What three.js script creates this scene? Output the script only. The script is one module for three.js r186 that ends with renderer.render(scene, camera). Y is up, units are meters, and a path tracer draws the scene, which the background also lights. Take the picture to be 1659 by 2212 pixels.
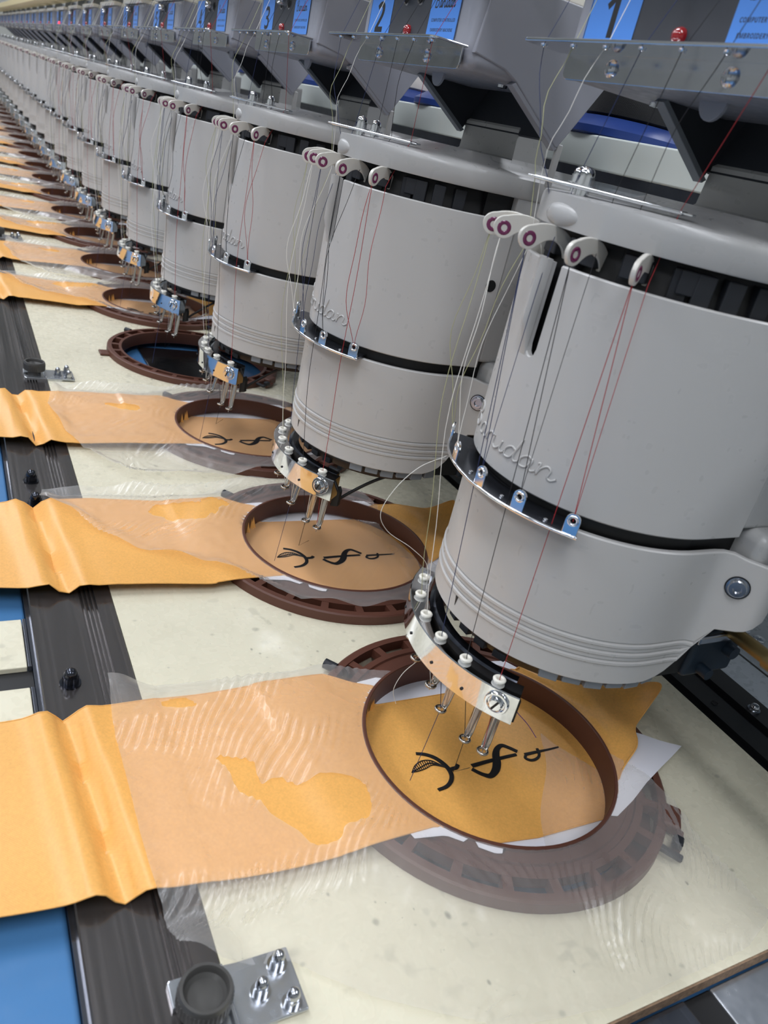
import * as THREE from 'three';
import { RoundedBoxGeometry } from 'three/addons/geometries/RoundedBoxGeometry.js';
import { mergeGeometries, toCreasedNormals } from 'three/addons/utils/BufferGeometryUtils.js';
import { RectAreaLightUniformsLib } from 'three/addons/lights/RectAreaLightUniformsLib.js';

// ---------------------------------------------------------------- camera, light, exposure
const scene = new THREE.Scene();
const S = 0.001;                                  // everything below is laid out in millimetres
const F = 1680.478, CX = 829.5, CY = 1106, CAM = [275, 333.34, 292.5];
const R = [[0.43370, 0.21421, -0.87522], [0.48133, -0.87621, 0.02406], [-0.76173, -0.43170, -0.48312]];
const camera = new THREE.PerspectiveCamera(2 * Math.atan(1106 / F) * 180 / Math.PI, 1659 / 2212, 0.01, 60);
camera.position.set(CAM[0] * S, CAM[1] * S, CAM[2] * S);
camera.quaternion.setFromRotationMatrix(new THREE.Matrix4().makeBasis(
  new THREE.Vector3(...R[0]), new THREE.Vector3(...R[1]).negate(), new THREE.Vector3(...R[2]).negate()));
camera.focus = 0.56;
camera.userData.fStop = 16;
scene.background = new THREE.Color(0x15161a);

const renderer = new THREE.WebGLRenderer({ antialias: true });
renderer.toneMapping = THREE.LinearToneMapping;
renderer.toneMappingExposure = 1.0;
renderer.shadowMap.enabled = true;
RectAreaLightUniformsLib.init();
// ceiling fittings: [x, z, length along x, width, radiance] in mm
const FITTINGS = [
  [900, 700, 1250, 320], [-1000, 700, 1250, 320], [-2900, 700, 1250, 320], [-4800, 700, 1250, 320],
  [900, -1100, 1250, 320], [-1000, -1100, 1250, 320], [-2900, -1100, 1250, 320], [-4800, -1100, 1250, 320],
  [900, 2300, 1250, 320], [-1000, 2300, 1250, 320], [-2900, 2300, 1250, 320],
];
const CEIL = 1900, LAMP_RADIANCE = 13, LAMP_COLOR = 0xf4f7ff;

// ---------------------------------------------------------------- helpers
const rad = d => d * Math.PI / 180;
function rng(seed) { let a = seed >>> 0; return () => { a = (a + 0x6D2B79F5) | 0; let t = Math.imul(a ^ (a >>> 15), 1 | a); t = (t + Math.imul(t ^ (t >>> 7), 61 | t)) ^ t; return ((t ^ (t >>> 14)) >>> 0) / 4294967296; }; }
const smooth = (a, b, t) => { t = Math.min(1, Math.max(0, (t - a) / (b - a))); return t * t * (3 - 2 * t); };
const lerp = (a, b, t) => a + (b - a) * t;
function pw(tab, x) {                              // piecewise linear table [[x, y], ...] with rising x
  if (x <= tab[0][0]) return tab[0][1];
  for (let i = 1; i < tab.length; i++) if (x <= tab[i][0]) return lerp(tab[i - 1][1], tab[i][1], (x - tab[i - 1][0]) / (tab[i][0] - tab[i - 1][0]));
  return tab[tab.length - 1][1];
}
// photo pixel -> point where its ray meets the plane x, y or z = value
function px(u, v, axis, value) {
  const d = [(u - CX) / F, (v - CY) / F, 1], w = [0, 1, 2].map(k => R[0][k] * d[0] + R[1][k] * d[1] + R[2][k] * d[2]);
  const t = (value - CAM[axis]) / w[axis];
  return [CAM[0] + t * w[0], CAM[1] + t * w[1], CAM[2] + t * w[2]];
}
// value noise with wrap
function noiseGrid(n, seed) { const r = rng(seed), g = new Float32Array(n * n); for (let i = 0; i < n * n; i++) g[i] = r(); return (x, y) => { const xi = Math.floor(x), yi = Math.floor(y), fx = x - xi, fy = y - yi; const at = (a, b) => g[((b % n) + n) % n * n + ((a % n) + n) % n]; const sx = fx * fx * (3 - 2 * fx), sy = fy * fy * (3 - 2 * fy); return lerp(lerp(at(xi, yi), at(xi + 1, yi), sx), lerp(at(xi, yi + 1), at(xi + 1, yi + 1), sx), sy); }; }
const N64 = noiseGrid(64, 7), N32 = noiseGrid(32, 11), N128 = noiseGrid(128, 23);
function tex(w, h, fn, srgb, repeat = [1, 1]) {    // fn(u, v) -> [r, g, b] 0..1 (sRGB if srgb)
  const d = new Uint8Array(w * h * 4);
  for (let j = 0; j < h; j++) for (let i = 0; i < w; i++) { const c = fn(i / w, j / h), k = (j * w + i) * 4; d[k] = Math.min(255, Math.max(0, c[0] * 255)); d[k + 1] = Math.min(255, Math.max(0, c[1] * 255)); d[k + 2] = Math.min(255, Math.max(0, c[2] * 255)); d[k + 3] = 255; }
  const t = new THREE.DataTexture(d, w, h); t.magFilter = THREE.LinearFilter; t.minFilter = THREE.LinearMipmapLinearFilter; t.generateMipmaps = true;
  t.wrapS = t.wrapT = THREE.RepeatWrapping; t.repeat.set(...repeat); if (srgb) t.colorSpace = THREE.SRGBColorSpace; t.needsUpdate = true; return t;
}
const grey = v => [v, v, v];

// geometry: everything ends as non-indexed position/normal/uv in mm, uv in metres by the face's main axis
function own(g, keepUV) {
  g = g.index ? g.toNonIndexed() : g;
  for (const k of Object.keys(g.attributes)) if (!['position', 'normal', 'uv'].includes(k)) g.deleteAttribute(k);
  if (!g.attributes.normal) g.computeVertexNormals();
  if (!keepUV) {
    const p = g.attributes.position, uv = new Float32Array(p.count * 2), a = new THREE.Vector3(), b = new THREE.Vector3(), c = new THREE.Vector3();
    for (let i = 0; i < p.count; i += 3) {
      a.fromBufferAttribute(p, i); b.fromBufferAttribute(p, i + 1).sub(a); c.fromBufferAttribute(p, i + 2).sub(a); b.cross(c);
      const n = [Math.abs(b.x), Math.abs(b.y), Math.abs(b.z)], m = n[1] >= n[0] && n[1] >= n[2] ? 1 : n[0] > n[2] ? 0 : 2;
      for (let k = i; k < i + 3; k++) { const q = [p.getX(k), p.getY(k), p.getZ(k)]; uv[k * 2] = q[m === 0 ? 2 : 0] * S; uv[k * 2 + 1] = q[m === 1 ? 2 : 1] * S; }
    }
    g.setAttribute('uv', new THREE.BufferAttribute(uv, 2));
  }
  return g;
}
const taken = new Map();
function numbered(n) { const k = taken.get(n) || 0; taken.set(n, k + 1); return k ? `${n}_${String(k).padStart(3, '0')}` : n; }
function geo(list, keepUV) { list = (Array.isArray(list) ? list : [list]).map(g => own(g, keepUV)); const g = list.length > 1 ? mergeGeometries(list) : list[0]; g.scale(S, S, S); return g; }
function part(name, list, mat, parent, label, keepUV) {
  const m = new THREE.Mesh(list.isReady ? list.geo : geo(list, keepUV), mat); m.name = name; m.castShadow = m.receiveShadow = true;
  if (label) m.userData.label = label;
  parent.add(m); return m;
}
const ready = (list, keepUV) => ({ isReady: true, geo: geo(list, keepUV) });
function tag(o, label, category, group, kind) { o.userData.label = label; if (category) o.userData.category = category; if (group) o.userData.group = group; if (kind) o.userData.kind = kind; return o; }
function thing(name, [x, y, z], label, category, group) { const g = new THREE.Group(); g.name = numbered(name); g.position.set(x * S, y * S, z * S); scene.add(g); return tag(g, label, category, group); }
function solo(name, list, mat, label, category, group, keepUV) { const m = part(numbered(name), list, mat, scene, null, keepUV); return tag(m, label, category, group); }
function struct(name, list, mat, label) { const m = part(name, list, mat, scene); return tag(m, label, null, null, 'structure'); }

const box = (x0, x1, y0, y1, z0, z1, r = 0, seg = 2) => { const g = r ? new RoundedBoxGeometry(x1 - x0, y1 - y0, z1 - z0, seg, r) : new THREE.BoxGeometry(x1 - x0, y1 - y0, z1 - z0); g.translate((x0 + x1) / 2, (y0 + y1) / 2, (z0 + z1) / 2); return g; };
function aim(g, p, d) { const q = new THREE.Quaternion().setFromUnitVectors(new THREE.Vector3(0, 1, 0), new THREE.Vector3(...d).normalize()); g.applyQuaternion(q); g.translate(...p); return g; }
const cyl = (p, d, h, r0, r1 = r0, seg = 20) => { const g = new THREE.CylinderGeometry(r1, r0, h, seg); g.translate(0, h / 2, 0); return aim(g, p, d); };   // from p along d
const lathe = (prof, p, d = [0, 1, 0], seg = 28, crease = 35) => aim(toCreasedNormals(new THREE.LatheGeometry(prof.map(q => new THREE.Vector2(Math.max(q[0], 0.0001), q[1])), seg).toNonIndexed(), rad(crease)), p, d);
const torus = (p, d, Rr, r, a = 8, b = 24) => { const g = new THREE.TorusGeometry(Rr, r, a, b); g.rotateX(Math.PI / 2); return aim(g, p, d); };
function tris(list, crease = 35) {                  // list of triangles as flat coordinates
  const out = [];
  for (let i = 0; i < list.length; i += 9) {
    const ax = list[i + 3] - list[i], ay = list[i + 4] - list[i + 1], az = list[i + 5] - list[i + 2], bx = list[i + 6] - list[i], by = list[i + 7] - list[i + 1], bz = list[i + 8] - list[i + 2];
    if (Math.hypot(ay * bz - az * by, az * bx - ax * bz, ax * by - ay * bx) > 1e-7) for (let k = 0; k < 9; k++) out.push(list[i + k]);
  }
  const g = new THREE.BufferGeometry(); g.setAttribute('position', new THREE.BufferAttribute(new Float32Array(out), 3)); g.computeVertexNormals();
  return crease === null ? g : toCreasedNormals(g, rad(crease));
}
const quad = (o, a, b, c, d) => o.push(...a, ...b, ...c, ...a, ...c, ...d);
function loft(rings, { closed = true, cap = true, crease = 35, flip = false } = {}) {
  const o = [], n = rings[0].length, m = closed ? n : n - 1;
  for (let i = 0; i + 1 < rings.length; i++) for (let j = 0; j < m; j++) { const k = (j + 1) % n; flip ? quad(o, rings[i][j], rings[i][k], rings[i + 1][k], rings[i + 1][j]) : quad(o, rings[i][j], rings[i + 1][j], rings[i + 1][k], rings[i][k]); }
  if (cap && closed) for (const [ring, f] of [[rings[0], !flip], [rings[rings.length - 1], flip]]) {
    // cap: triangulate in the ring's own plane
    const c = ring.reduce((s, p) => [s[0] + p[0] / n, s[1] + p[1] / n, s[2] + p[2] / n], [0, 0, 0]);
    let nn = [0, 0, 0]; for (let j = 0; j < n; j++) { const a = ring[j], b = ring[(j + 1) % n]; nn[0] += (a[1] - b[1]) * (a[2] + b[2]); nn[1] += (a[2] - b[2]) * (a[0] + b[0]); nn[2] += (a[0] - b[0]) * (a[1] + b[1]); }
    const N = new THREE.Vector3(...nn).normalize(), U = new THREE.Vector3(Math.abs(N.y) > 0.9 ? 1 : 0, Math.abs(N.y) > 0.9 ? 0 : 1, 0).cross(N).normalize(), V = N.clone().cross(U);
    const two = ring.map(p => { const v = new THREE.Vector3(p[0] - c[0], p[1] - c[1], p[2] - c[2]); return new THREE.Vector2(v.dot(U), v.dot(V)); });
    for (const t of THREE.ShapeUtils.triangulateShape(two, [])) { const q = f ? [t[2], t[1], t[0]] : t; o.push(...ring[q[0]], ...ring[q[1]], ...ring[q[2]]); }
  }
  return tris(o, crease);
}
const arc = (r, a0, a1, n) => Array.from({ length: n + 1 }, (_, i) => { const a = rad(lerp(a0, a1, i / n)); return { x: r * Math.sin(a), z: r * Math.cos(a), nx: Math.sin(a), nz: Math.cos(a) }; });
const sweep = (path, prof, opt) => loft(path.map(p => prof.map(([o, y]) => [p.x + p.nx * o, y, p.z + p.nz * o])), opt);
const ringArc = (prof, a0, a1, n, opt) => sweep(arc(0, a0, a1, n), prof, opt);      // prof = [[radius, y], ...]
function tube(pts, r, sides = 5, taper) {            // tube along a polyline
  const P = pts.map(p => new THREE.Vector3(...p)), rings = [];
  let ref = new THREE.Vector3(0.31, 0.17, 0.93);
  for (let i = 0; i < P.length; i++) {
    const t = P[Math.min(i + 1, P.length - 1)].clone().sub(P[Math.max(i - 1, 0)]).normalize();
    const u = ref.clone().sub(t.clone().multiplyScalar(ref.dot(t))).normalize(), v = t.clone().cross(u); ref = u.clone();
    const rr = taper ? r * taper(i / (P.length - 1)) : r;
    rings.push(Array.from({ length: sides }, (_, k) => { const a = k / sides * 2 * Math.PI; return [P[i].x + rr * (u.x * Math.cos(a) + v.x * Math.sin(a)), P[i].y + rr * (u.y * Math.cos(a) + v.y * Math.sin(a)), P[i].z + rr * (u.z * Math.cos(a) + v.z * Math.sin(a))]; }));
  }
  return loft(rings, { crease: 100, flip: true });
}
function curve(pts, n) { const c = new THREE.CatmullRomCurve3(pts.map(p => new THREE.Vector3(...p)), false, 'centripetal'); return c.getPoints(n).map(p => [p.x, p.y, p.z]); }
function extrude(poly, depth, bevel = 0, holes = [], curveSegments = 8) {            // poly in x/y, depth along +z from 0
  const s = new THREE.Shape(poly.map(p => new THREE.Vector2(...p)));
  for (const h of holes) s.holes.push(new THREE.Path(h.map(p => new THREE.Vector2(...p))));
  return new THREE.ExtrudeGeometry(s, { depth, bevelEnabled: bevel > 0, bevelSize: bevel, bevelThickness: bevel, bevelSegments: 2, bevelOffset: -bevel, curveSegments });
}
const circle = (x, y, r, n = 24) => Array.from({ length: n }, (_, i) => [x + r * Math.cos(i / n * 2 * Math.PI), y + r * Math.sin(i / n * 2 * Math.PI)]);
const hex = (p, d, r, h) => cyl(p, d, h, r, r, 6);
function acorn(p, r, h) { return [lathe([[0, 0], [r * 1.45, 0], [r * 1.45, h * 0.1], [0, h * 0.1]], p), hex([p[0], p[1] + h * 0.1, p[2]], [0, 1, 0], r * 1.12, h * 0.42), lathe([[r * 0.92, 0], [r * 0.9, h * 0.18], [r * 0.72, h * 0.36], [r * 0.4, h * 0.47], [0, h * 0.5]], [p[0], p[1] + h * 0.52, p[2]], [0, 1, 0], 20, 60)]; }

// ---------------------------------------------------------------- materials
const std = (color, roughness, metalness = 0, more = {}) => new THREE.MeshPhysicalMaterial({ color, roughness, metalness, side: THREE.DoubleSide, ...more });
const peel = tex(256, 256, (u, v) => grey(0.5 + 0.35 * (N128(u * 128, v * 128) - 0.5) + 0.25 * (N64(u * 64, v * 64) - 0.5)), false, [16, 16]);
const smudge = tex(256, 256, (u, v) => grey(0.75 + 0.3 * (N32(u * 32, v * 32) - 0.5) + 0.25 * (N64(u * 64 + 9, v * 64) - 0.5)), false, [6, 6]);
const brushed = tex(64, 512, (u, v) => grey(0.55 + 0.5 * (N128(u * 4, v * 128) - 0.5) + 0.3 * (N64(u * 2, v * 64) - 0.5)), false, [2, 6]);
const weave = tex(128, 128, (u, v) => grey(0.5 + 0.22 * Math.sin(u * 2 * Math.PI * 32) * Math.sin(v * 2 * Math.PI * 32) + 0.2 * (N128(u * 128, v * 128) - 0.5)), false, [24, 24]);
const paintBump = { bumpMap: peel, bumpScale: 0.000015, roughnessMap: smudge };
const M = {
  cover: std(0xbbbab8, 0.48, 0, paintBump),
  housing: std(0x8b8d96, 0.52, 0, paintBump),
  arm: std(0xacacab, 0.46, 0, paintBump),
  cap: std(0xe6e2d6, 0.5, 0, paintBump),
  chrome: std(0xe2e4e8, 0.07, 1),
  steel: std(0xb9bcc2, 0.24, 1, { roughnessMap: smudge }),
  ringSteel: std(0x5b5e66, 0.3, 0.9, { roughnessMap: smudge }),
  nickel: std(0xb6b2ac, 0.2, 1),
  darkSteel: std(0x4a4d55, 0.26, 0.95, { roughnessMap: smudge }),
  black: std(0x0b0b0d, 0.5),
  blackMetal: std(0x17181b, 0.42, 0.3),
  mechanism: std(0x23252a, 0.55, 0.2),
  gear: std(0x7f858c, 0.5, 0.1),
  ceramic: std(0xe9e6da, 0.28, 0, { clearcoat: 0.5, clearcoatRoughness: 0.15 }),
  purple: std(0x6d2450, 0.18, 0, { clearcoat: 0.6, clearcoatRoughness: 0.1 }),
  lever: std(0xd7d4cc, 0.35, 0.15),
  brown: std(0x5a3528, 0.48, 0, { bumpMap: peel, bumpScale: 0.00003 }),
  knob: std(0x4f4e4c, 0.5, 0.25, { roughnessMap: smudge }),
  brass: std(0x8d7a52, 0.35, 0.9),
  redLens: std(0x8f0d18, 0.12, 0, { clearcoat: 1, clearcoatRoughness: 0.05 }),
  glowRed: std(0xff3048, 0.2, 0, { emissive: 0xff2038, emissiveIntensity: 2.5 }),
  panel: std(0x30333a, 0.6),
  blueBlack: std(0x10202e, 0.5, 0.2),
  blue: std(0x4a7cae, 0.24, 0, { clearcoat: 0.6, clearcoatRoughness: 0.12, roughnessMap: smudge }),
  bluePlastic: std(0x243c7c, 0.38),
  bed: std(0xb9c2ca, 0.4, 0, paintBump),
  beam: std(0xd3dad6, 0.35),
  cordBlack: std(0x141416, 0.75, 0, { bumpMap: weave, bumpScale: 0.0004 }),
  paper: std(0xe9e9f0, 0.85, 0, { side: THREE.DoubleSide }),
  stitch: std(0x0c0b0d, 0.6, 0, { sheen: 0.4, sheenRoughness: 0.4, sheenColor: new THREE.Color(0x555560), bumpMap: weave, bumpScale: 0.0003 }),
  rail: std(0x706c6b, 0.36, 0.8, { roughnessMap: brushed, bumpMap: brushed, bumpScale: 0.00002 }),
  railLight: std(0x6d7079, 0.3, 0.8, { roughnessMap: brushed }),
  plate: std(0xc3c7cd, 0.3, 0.85, { roughnessMap: smudge }),
  floor: std(0x6f7a80, 0.5, 0, { roughnessMap: smudge }),
  wall: std(0xdcdcd6, 0.85, 0, { bumpMap: peel, bumpScale: 0.0005 }),
  ceiling: std(0xe4e4e0, 0.9),
  wood: std(0x7d6a55, 0.85, 0, { map: tex(256, 64, (u, v) => { const n = N128(u * 128, v * 32) * 0.5 + N64(u * 64, v * 16) * 0.5; return [0.42 + n * 0.25, 0.34 + n * 0.22, 0.27 + n * 0.18]; }, true, [8, 30]), color: 0xffffff }),
  lampGlow: std(0xffffff, 0.6, 0, { emissive: LAMP_COLOR, emissiveIntensity: 3 }),
  lampShell: std(0xf0f0ee, 0.6),
};
// cream laminate: speckled with small scuffs and flecks of dirt
const speck = (() => { const r = rng(91), dots = []; for (let i = 0; i < 900; i++) dots.push([r(), r(), 0.0008 + Math.pow(r(), 4) * 0.005, r()]); const n = 1024, a = new Float32Array(n * n); for (const [x, y, s, k] of dots) { if (N32(x * 32, y * 32) < 0.45) continue; const R_ = Math.ceil(s * n * 1.4); for (let j = -R_; j <= R_; j++) for (let i = -R_; i <= R_; i++) { const d = Math.hypot(i, j * (0.6 + k)) / (s * n); if (d < 1) { const at = (((Math.round(y * n) + j) + n) % n) * n + ((Math.round(x * n) + i) + n) % n; a[at] = Math.max(a[at], (1 - d * d) * (0.25 + 0.5 * k)); } } } return (u, v) => a[Math.floor(v * n) % n * n + Math.floor(u * n) % n]; })();
M.board = std(0xffffff, 0.36, 0, {
  map: tex(1024, 1024, (u, v) => { const n = (N32(u * 32, v * 32) - 0.5) * 0.018 + (N64(u * 64, v * 64) - 0.5) * 0.012, s = speck(u, v) + 0.16 * smooth(0.62, 0.8, N64(u * 64 + 31, v * 64)) * smooth(0.5, 0.75, N128(u * 128, v * 128)) * smooth(0.5, 0.7, N32(u * 16, v * 16)); return [0.878 + n - s * 0.4, 0.856 + n - s * 0.38, 0.762 + n - s * 0.34]; }, true, [2, 2]),
  roughnessMap: smudge, clearcoat: 0.25, clearcoatRoughness: 0.2,
});
M.satin = std(0xf0b25e, 0.4, 0, {
  map: tex(256, 256, (u, v) => { const n = (N128(u * 128, v * 128) - 0.5) * 0.05 + (N64(u * 64, v * 64) - 0.5) * 0.03; return [0.97 + n, 0.97 + n, 0.97 + n]; }, true, [10, 10]),
  bumpMap: weave, bumpScale: 0.00008, sheen: 0.5, sheenRoughness: 0.35, sheenColor: new THREE.Color(0xffd9a0),
});
M.film = std(0xfdfcfa, 0.29, 0, { transmission: 0.875, thickness: 0, ior: 1.5 });

// cursive strokes for the raised lettering, in letter heights; x runs along the line
const SCRIPT = (() => {
  const L = {
    B: { w: 1.05, s: [[[0.25, 0.95], [0.18, 0.5], [0.1, 0.0]], [[0.02, 0.78], [0.2, 1.02], [0.6, 1.05], [0.72, 0.82], [0.5, 0.6], [0.28, 0.56], [0.6, 0.54], [0.78, 0.3], [0.6, 0.04], [0.3, 0.0], [0.12, 0.08]]] },
    a: { w: 0.62, s: [[[0.46, 0.46], [0.26, 0.52], [0.06, 0.3], [0.1, 0.03], [0.3, 0.05], [0.46, 0.46], [0.44, 0.1], [0.52, 0.02], [0.66, 0.12]]] },
    r: { w: 0.5, s: [[[0.02, 0.12], [0.14, 0.46], [0.12, 0.02], [0.16, 0.34], [0.32, 0.5], [0.46, 0.42]]] },
    u: { w: 0.66, s: [[[0.04, 0.48], [0.06, 0.12], [0.2, 0.0], [0.42, 0.2], [0.48, 0.48], [0.46, 0.1], [0.54, 0.02], [0.68, 0.12]]] },
    d: { w: 0.66, s: [[[0.46, 0.46], [0.26, 0.52], [0.06, 0.3], [0.1, 0.03], [0.3, 0.05], [0.46, 0.46], [0.56, 1.0], [0.46, 0.5], [0.46, 0.1], [0.54, 0.02], [0.68, 0.12]]] },
    n: { w: 0.72, s: [[[0.04, 0.46], [0.1, 0.5], [0.1, 0.02], [0.16, 0.3], [0.34, 0.5], [0.46, 0.4], [0.46, 0.08], [0.56, 0.02], [0.72, 0.16]]] },
  };
  const out = []; let x = 0;
  for (const c of 'Barudan') { for (const s of L[c].s) out.push(curve(s.map(([a, b]) => [x + a + b * 0.12, b, 0]), s.length * 5).map(p => [p[0], p[1]])); x += L[c].w; }
  return { strokes: out, width: x };
})();
function canvasTex(w, h, draw) { const c = document.createElement('canvas'); c.width = w; c.height = h; const k = c.getContext('2d'); draw(k, w, h); const t = new THREE.CanvasTexture(c); t.colorSpace = THREE.SRGBColorSpace; t.magFilter = THREE.LinearFilter; return t; }
const labelMat = t => std(0xffffff, 0.4, 0, { map: t, clearcoat: 0.3, clearcoatRoughness: 0.2 });
const LABEL_BLUE = '#4a86d8', LABEL_INK = '#15161c';
const numberMat = n => labelMat(canvasTex(180, 150, (k, w, h) => {
  k.fillStyle = LABEL_BLUE; k.fillRect(0, 0, w, h); k.strokeStyle = '#22304c'; k.lineWidth = 3; k.beginPath(); k.moveTo(3, 0); k.lineTo(3, h); k.stroke();
  k.fillStyle = LABEL_INK; k.font = `bold ${n > 9 ? 96 : 128}px sans-serif`; k.textAlign = 'center'; k.textBaseline = 'alphabetic'; k.fillText(String(n), w / 2, h - 16);
}));
const logoMat = labelMat(canvasTex(370, 300, (k, w, h) => {
  k.fillStyle = LABEL_BLUE; k.fillRect(0, 0, w, h); k.strokeStyle = '#22304c'; k.lineWidth = 5; k.beginPath(); k.moveTo(w - 4, 0); k.lineTo(w - 4, h); k.stroke();
  k.strokeStyle = LABEL_INK; k.lineWidth = 8; k.lineJoin = k.lineCap = 'round'; const u = 250 / SCRIPT.width;
  for (const s of SCRIPT.strokes) { k.beginPath(); s.forEach((p, i) => k[i ? 'lineTo' : 'moveTo'](50 + p[0] * u, 128 - p[1] * u * 1.35)); k.stroke(); }
  k.fillStyle = LABEL_INK; k.textAlign = 'center'; k.font = 'bold 25px sans-serif'; k.fillText('COMPUTER CONTROLLED', w / 2, 205, 330); k.fillText('EMBROIDERY MACHINE', w / 2, 258, 310);
}));

// ---------------------------------------------------------------- the room
const ORD = 'first second third fourth fifth sixth seventh eighth ninth tenth eleventh twelfth thirteenth fourteenth fifteenth sixteenth seventeenth eighteenth nineteenth twentieth twenty-first'.split(' '), CARD = 'one two three four five six seven eight nine ten eleven twelve thirteen fourteen fifteen sixteen seventeen eighteen nineteen twenty twenty-one'.split(' ');
const HEADS = 21, PITCH = 250, X0 = -13, Z0 = -25, ROW_END = -5450;
struct('floor', box(-7500, 3200, -900, -850, -3200, 4200), M.floor, 'grey painted workshop floor');
struct('ceiling', box(-7500, 3200, CEIL + 60, CEIL + 120, -3200, 4200), M.ceiling, 'pale workshop ceiling');
struct('wall_back', box(-7500, 3200, -850, CEIL + 60, -3260, -3200), M.wall, 'pale workshop wall behind the machine');
struct('wall_front', box(-7500, 3200, -850, CEIL + 60, 4200, 4260), M.wall, 'pale workshop wall across the aisle');
struct('wall_left', box(-7560, -7500, -850, CEIL + 60, -3200, 4200), M.wall, 'pale workshop wall beyond the far end');
struct('wall_right', box(3200, 3260, -850, CEIL + 60, -3200, 4200), M.wall, 'pale workshop wall at the near end');
for (const [x, z, l, w] of FITTINGS) {
  const t = thing('ceiling_light', [x, CEIL, z], `white ceiling light fitting ${z > 1000 ? 'by the front wall' : z > 0 ? 'over the operator aisle' : 'behind the machine'}, ${ORD[Math.round((900 - x) / 1900)]} from the near end`, 'lamp', 'ceiling lights');
  part('housing', box(-l / 2 - 20, l / 2 + 20, 4, 60, -w / 2 - 20, w / 2 + 20, 4), M.lampShell, t);
  part('diffuser', box(-l / 2, l / 2, 0, 4, -w / 2, w / 2), M.lampGlow, t);
  const a = new THREE.RectAreaLight(LAMP_COLOR, LAMP_RADIANCE, l * S, w * S);
  a.position.set(x * S, (CEIL - 6) * S, z * S); a.lookAt(x * S, -10, z * S); a.castShadow = true; a.name = 'ceiling_light_glow'; scene.add(a);
}

// ---------------------------------------------------------------- the machine table
const along = (prof, x0, x1, crease = 20) => loft([x0, x1].map(x => prof.map(([z, y]) => [x, y, z])), { crease });
{ // cream board with a round hole under every hoop
  const t = thing('table_board', [0, 0, 0], 'long cream laminate board with scuffs under the row of hoops', 'table');
  const s = new THREE.Shape([[162, -196], [162, 196], [ROW_END, 196], [ROW_END, -196]].map(p => new THREE.Vector2(...p)));
  for (let n = 0; n < HEADS; n++) s.holes.push(new THREE.Path(circle(-1 - n * PITCH, 0, 108, 64).map(p => new THREE.Vector2(...p))));
  const g = new THREE.ExtrudeGeometry(s, { depth: 8, bevelEnabled: false, curveSegments: 1 }); g.rotateX(Math.PI / 2);
  part('top', g, M.board, t);
  part('edge_band', along([[-195.5, -8.6], [-195.5, -0.6], [195.5, -0.6], [195.5, -8.6]], 161.8, 163), M.wood, t, 'rough brown chipboard edge');
}
{ // front rail: dark brushed aluminium with four grooves
  const t = thing('front_rail', [0, 0, 0], 'dark brushed aluminium rail with four fine grooves along the cream board', 'rail');
  const prof = [[250, -14], [250, -0.8], [249.2, 0.2]];
  for (let k = 0; k < 4; k++) { const z = 217.6 - k * 2.85; prof.push([z, 0.2], [z - 0.2, -2], [z - 1.5, -2], [z - 1.7, 0.2]); }
  prof.push([196.6, 0.2], [196.6, -14]);
  part('body', along(prof.reverse(), 420, ROW_END), M.rail, t);
  part('side_lip', along([[252.5, -14], [252.5, -5], [250, -5], [250, -14]].reverse(), 420, ROW_END), M.railLight, t);
}
const nutSpots = [[-114, 'lone dark acorn nut on the front rail beside the cream cross bars'], [-342, 'dark acorn nut on the front rail touching the sash of box two'], [-384, 'dark acorn nut on the front rail between the sashes of boxes two and three']];
for (const [x, label] of nutSpots) { const t = thing('acorn_nut', [x, 0.2, 234], label, 'nut', 'acorn nuts on the front rail'); part('nut', acorn([0, 0, 0], 4.3, 11), M.darkSteel, t); }
{ // back rail
  const t = thing('back_rail', [0, 0, 0], 'black stepped metal rail along the back of the cream board', 'rail');
  part('body', along([[-196.5, -14], [-196.5, -3], [-204, -3], [-204, 1.5], [-226, 1.5], [-226, -3], [-234, -3], [-234, 3], [-256, 3], [-256, -14]], 420, ROW_END), M.blackMetal, t);
  for (let n = -1; n < 8; n++) { part('screw', [lathe([[0, 0], [5, 0], [5, 1], [3.6, 1.2], [3.6, 3], [2.6, 4.6], [0, 5.2]], [16 - n * PITCH, 3, -241], [0, 1, 0], 18)], M.steel, t); part('bolt_hole', lathe([[0, 0.1], [2.2, 0.1], [2.6, 0.5], [3, 0.1]], [1 - n * PITCH, 1.5, -214.5], [0, 1, 0], 14), M.black, t); }
}
{ // pale bed behind
  const t = thing('rear_bed', [0, 0, 0], 'pale grey metal bed plate behind the black rail', 'machine bed');
  part('plate', box(ROW_END, 420, -14, 1, -620, -256.5, 1), M.bed, t);
  for (let n = 0; n < 8; n++) part('screw', [lathe([[0, 0], [5.5, 0], [5.2, 0.8], [1.4, 0.9], [1.2, 0.3], [0, 0.3]], [-59 - n * PITCH, 1, -343], [0, 1, 0], 18)], M.steel, t);
  part('seam', box(ROW_END, 420, 0.9, 1.2, -300, -297.5), M.black, t);
}
{ // blue bed below the board and the blue apron on the operator's side
  const t = thing('blue_machine_bed', [0, 0, 0], 'blue painted machine bed below the cream board', 'machine bed');
  part('bed', box(ROW_END, 420, -60, -15.2, -195, 195), M.blue, t);
}
solo('front_apron', box(ROW_END, 420, -60, -8, 252.6, 760, 2), M.blue, 'glossy blue apron along the operator side of the front rail', 'machine apron');
for (let n = 0; n < HEADS; n++) { const t = solo('needle_plate', box(-78 - n * PITCH, 66 - n * PITCH, -15, -11.5, -62, 61, 1.2), M.darkSteel, n === 3 ? 'dark polished needle plate seen through the empty hoop' : `dark polished needle plate under the ${ORD[n]} hoop of the row`, 'plate', 'needle plates'); }
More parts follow.
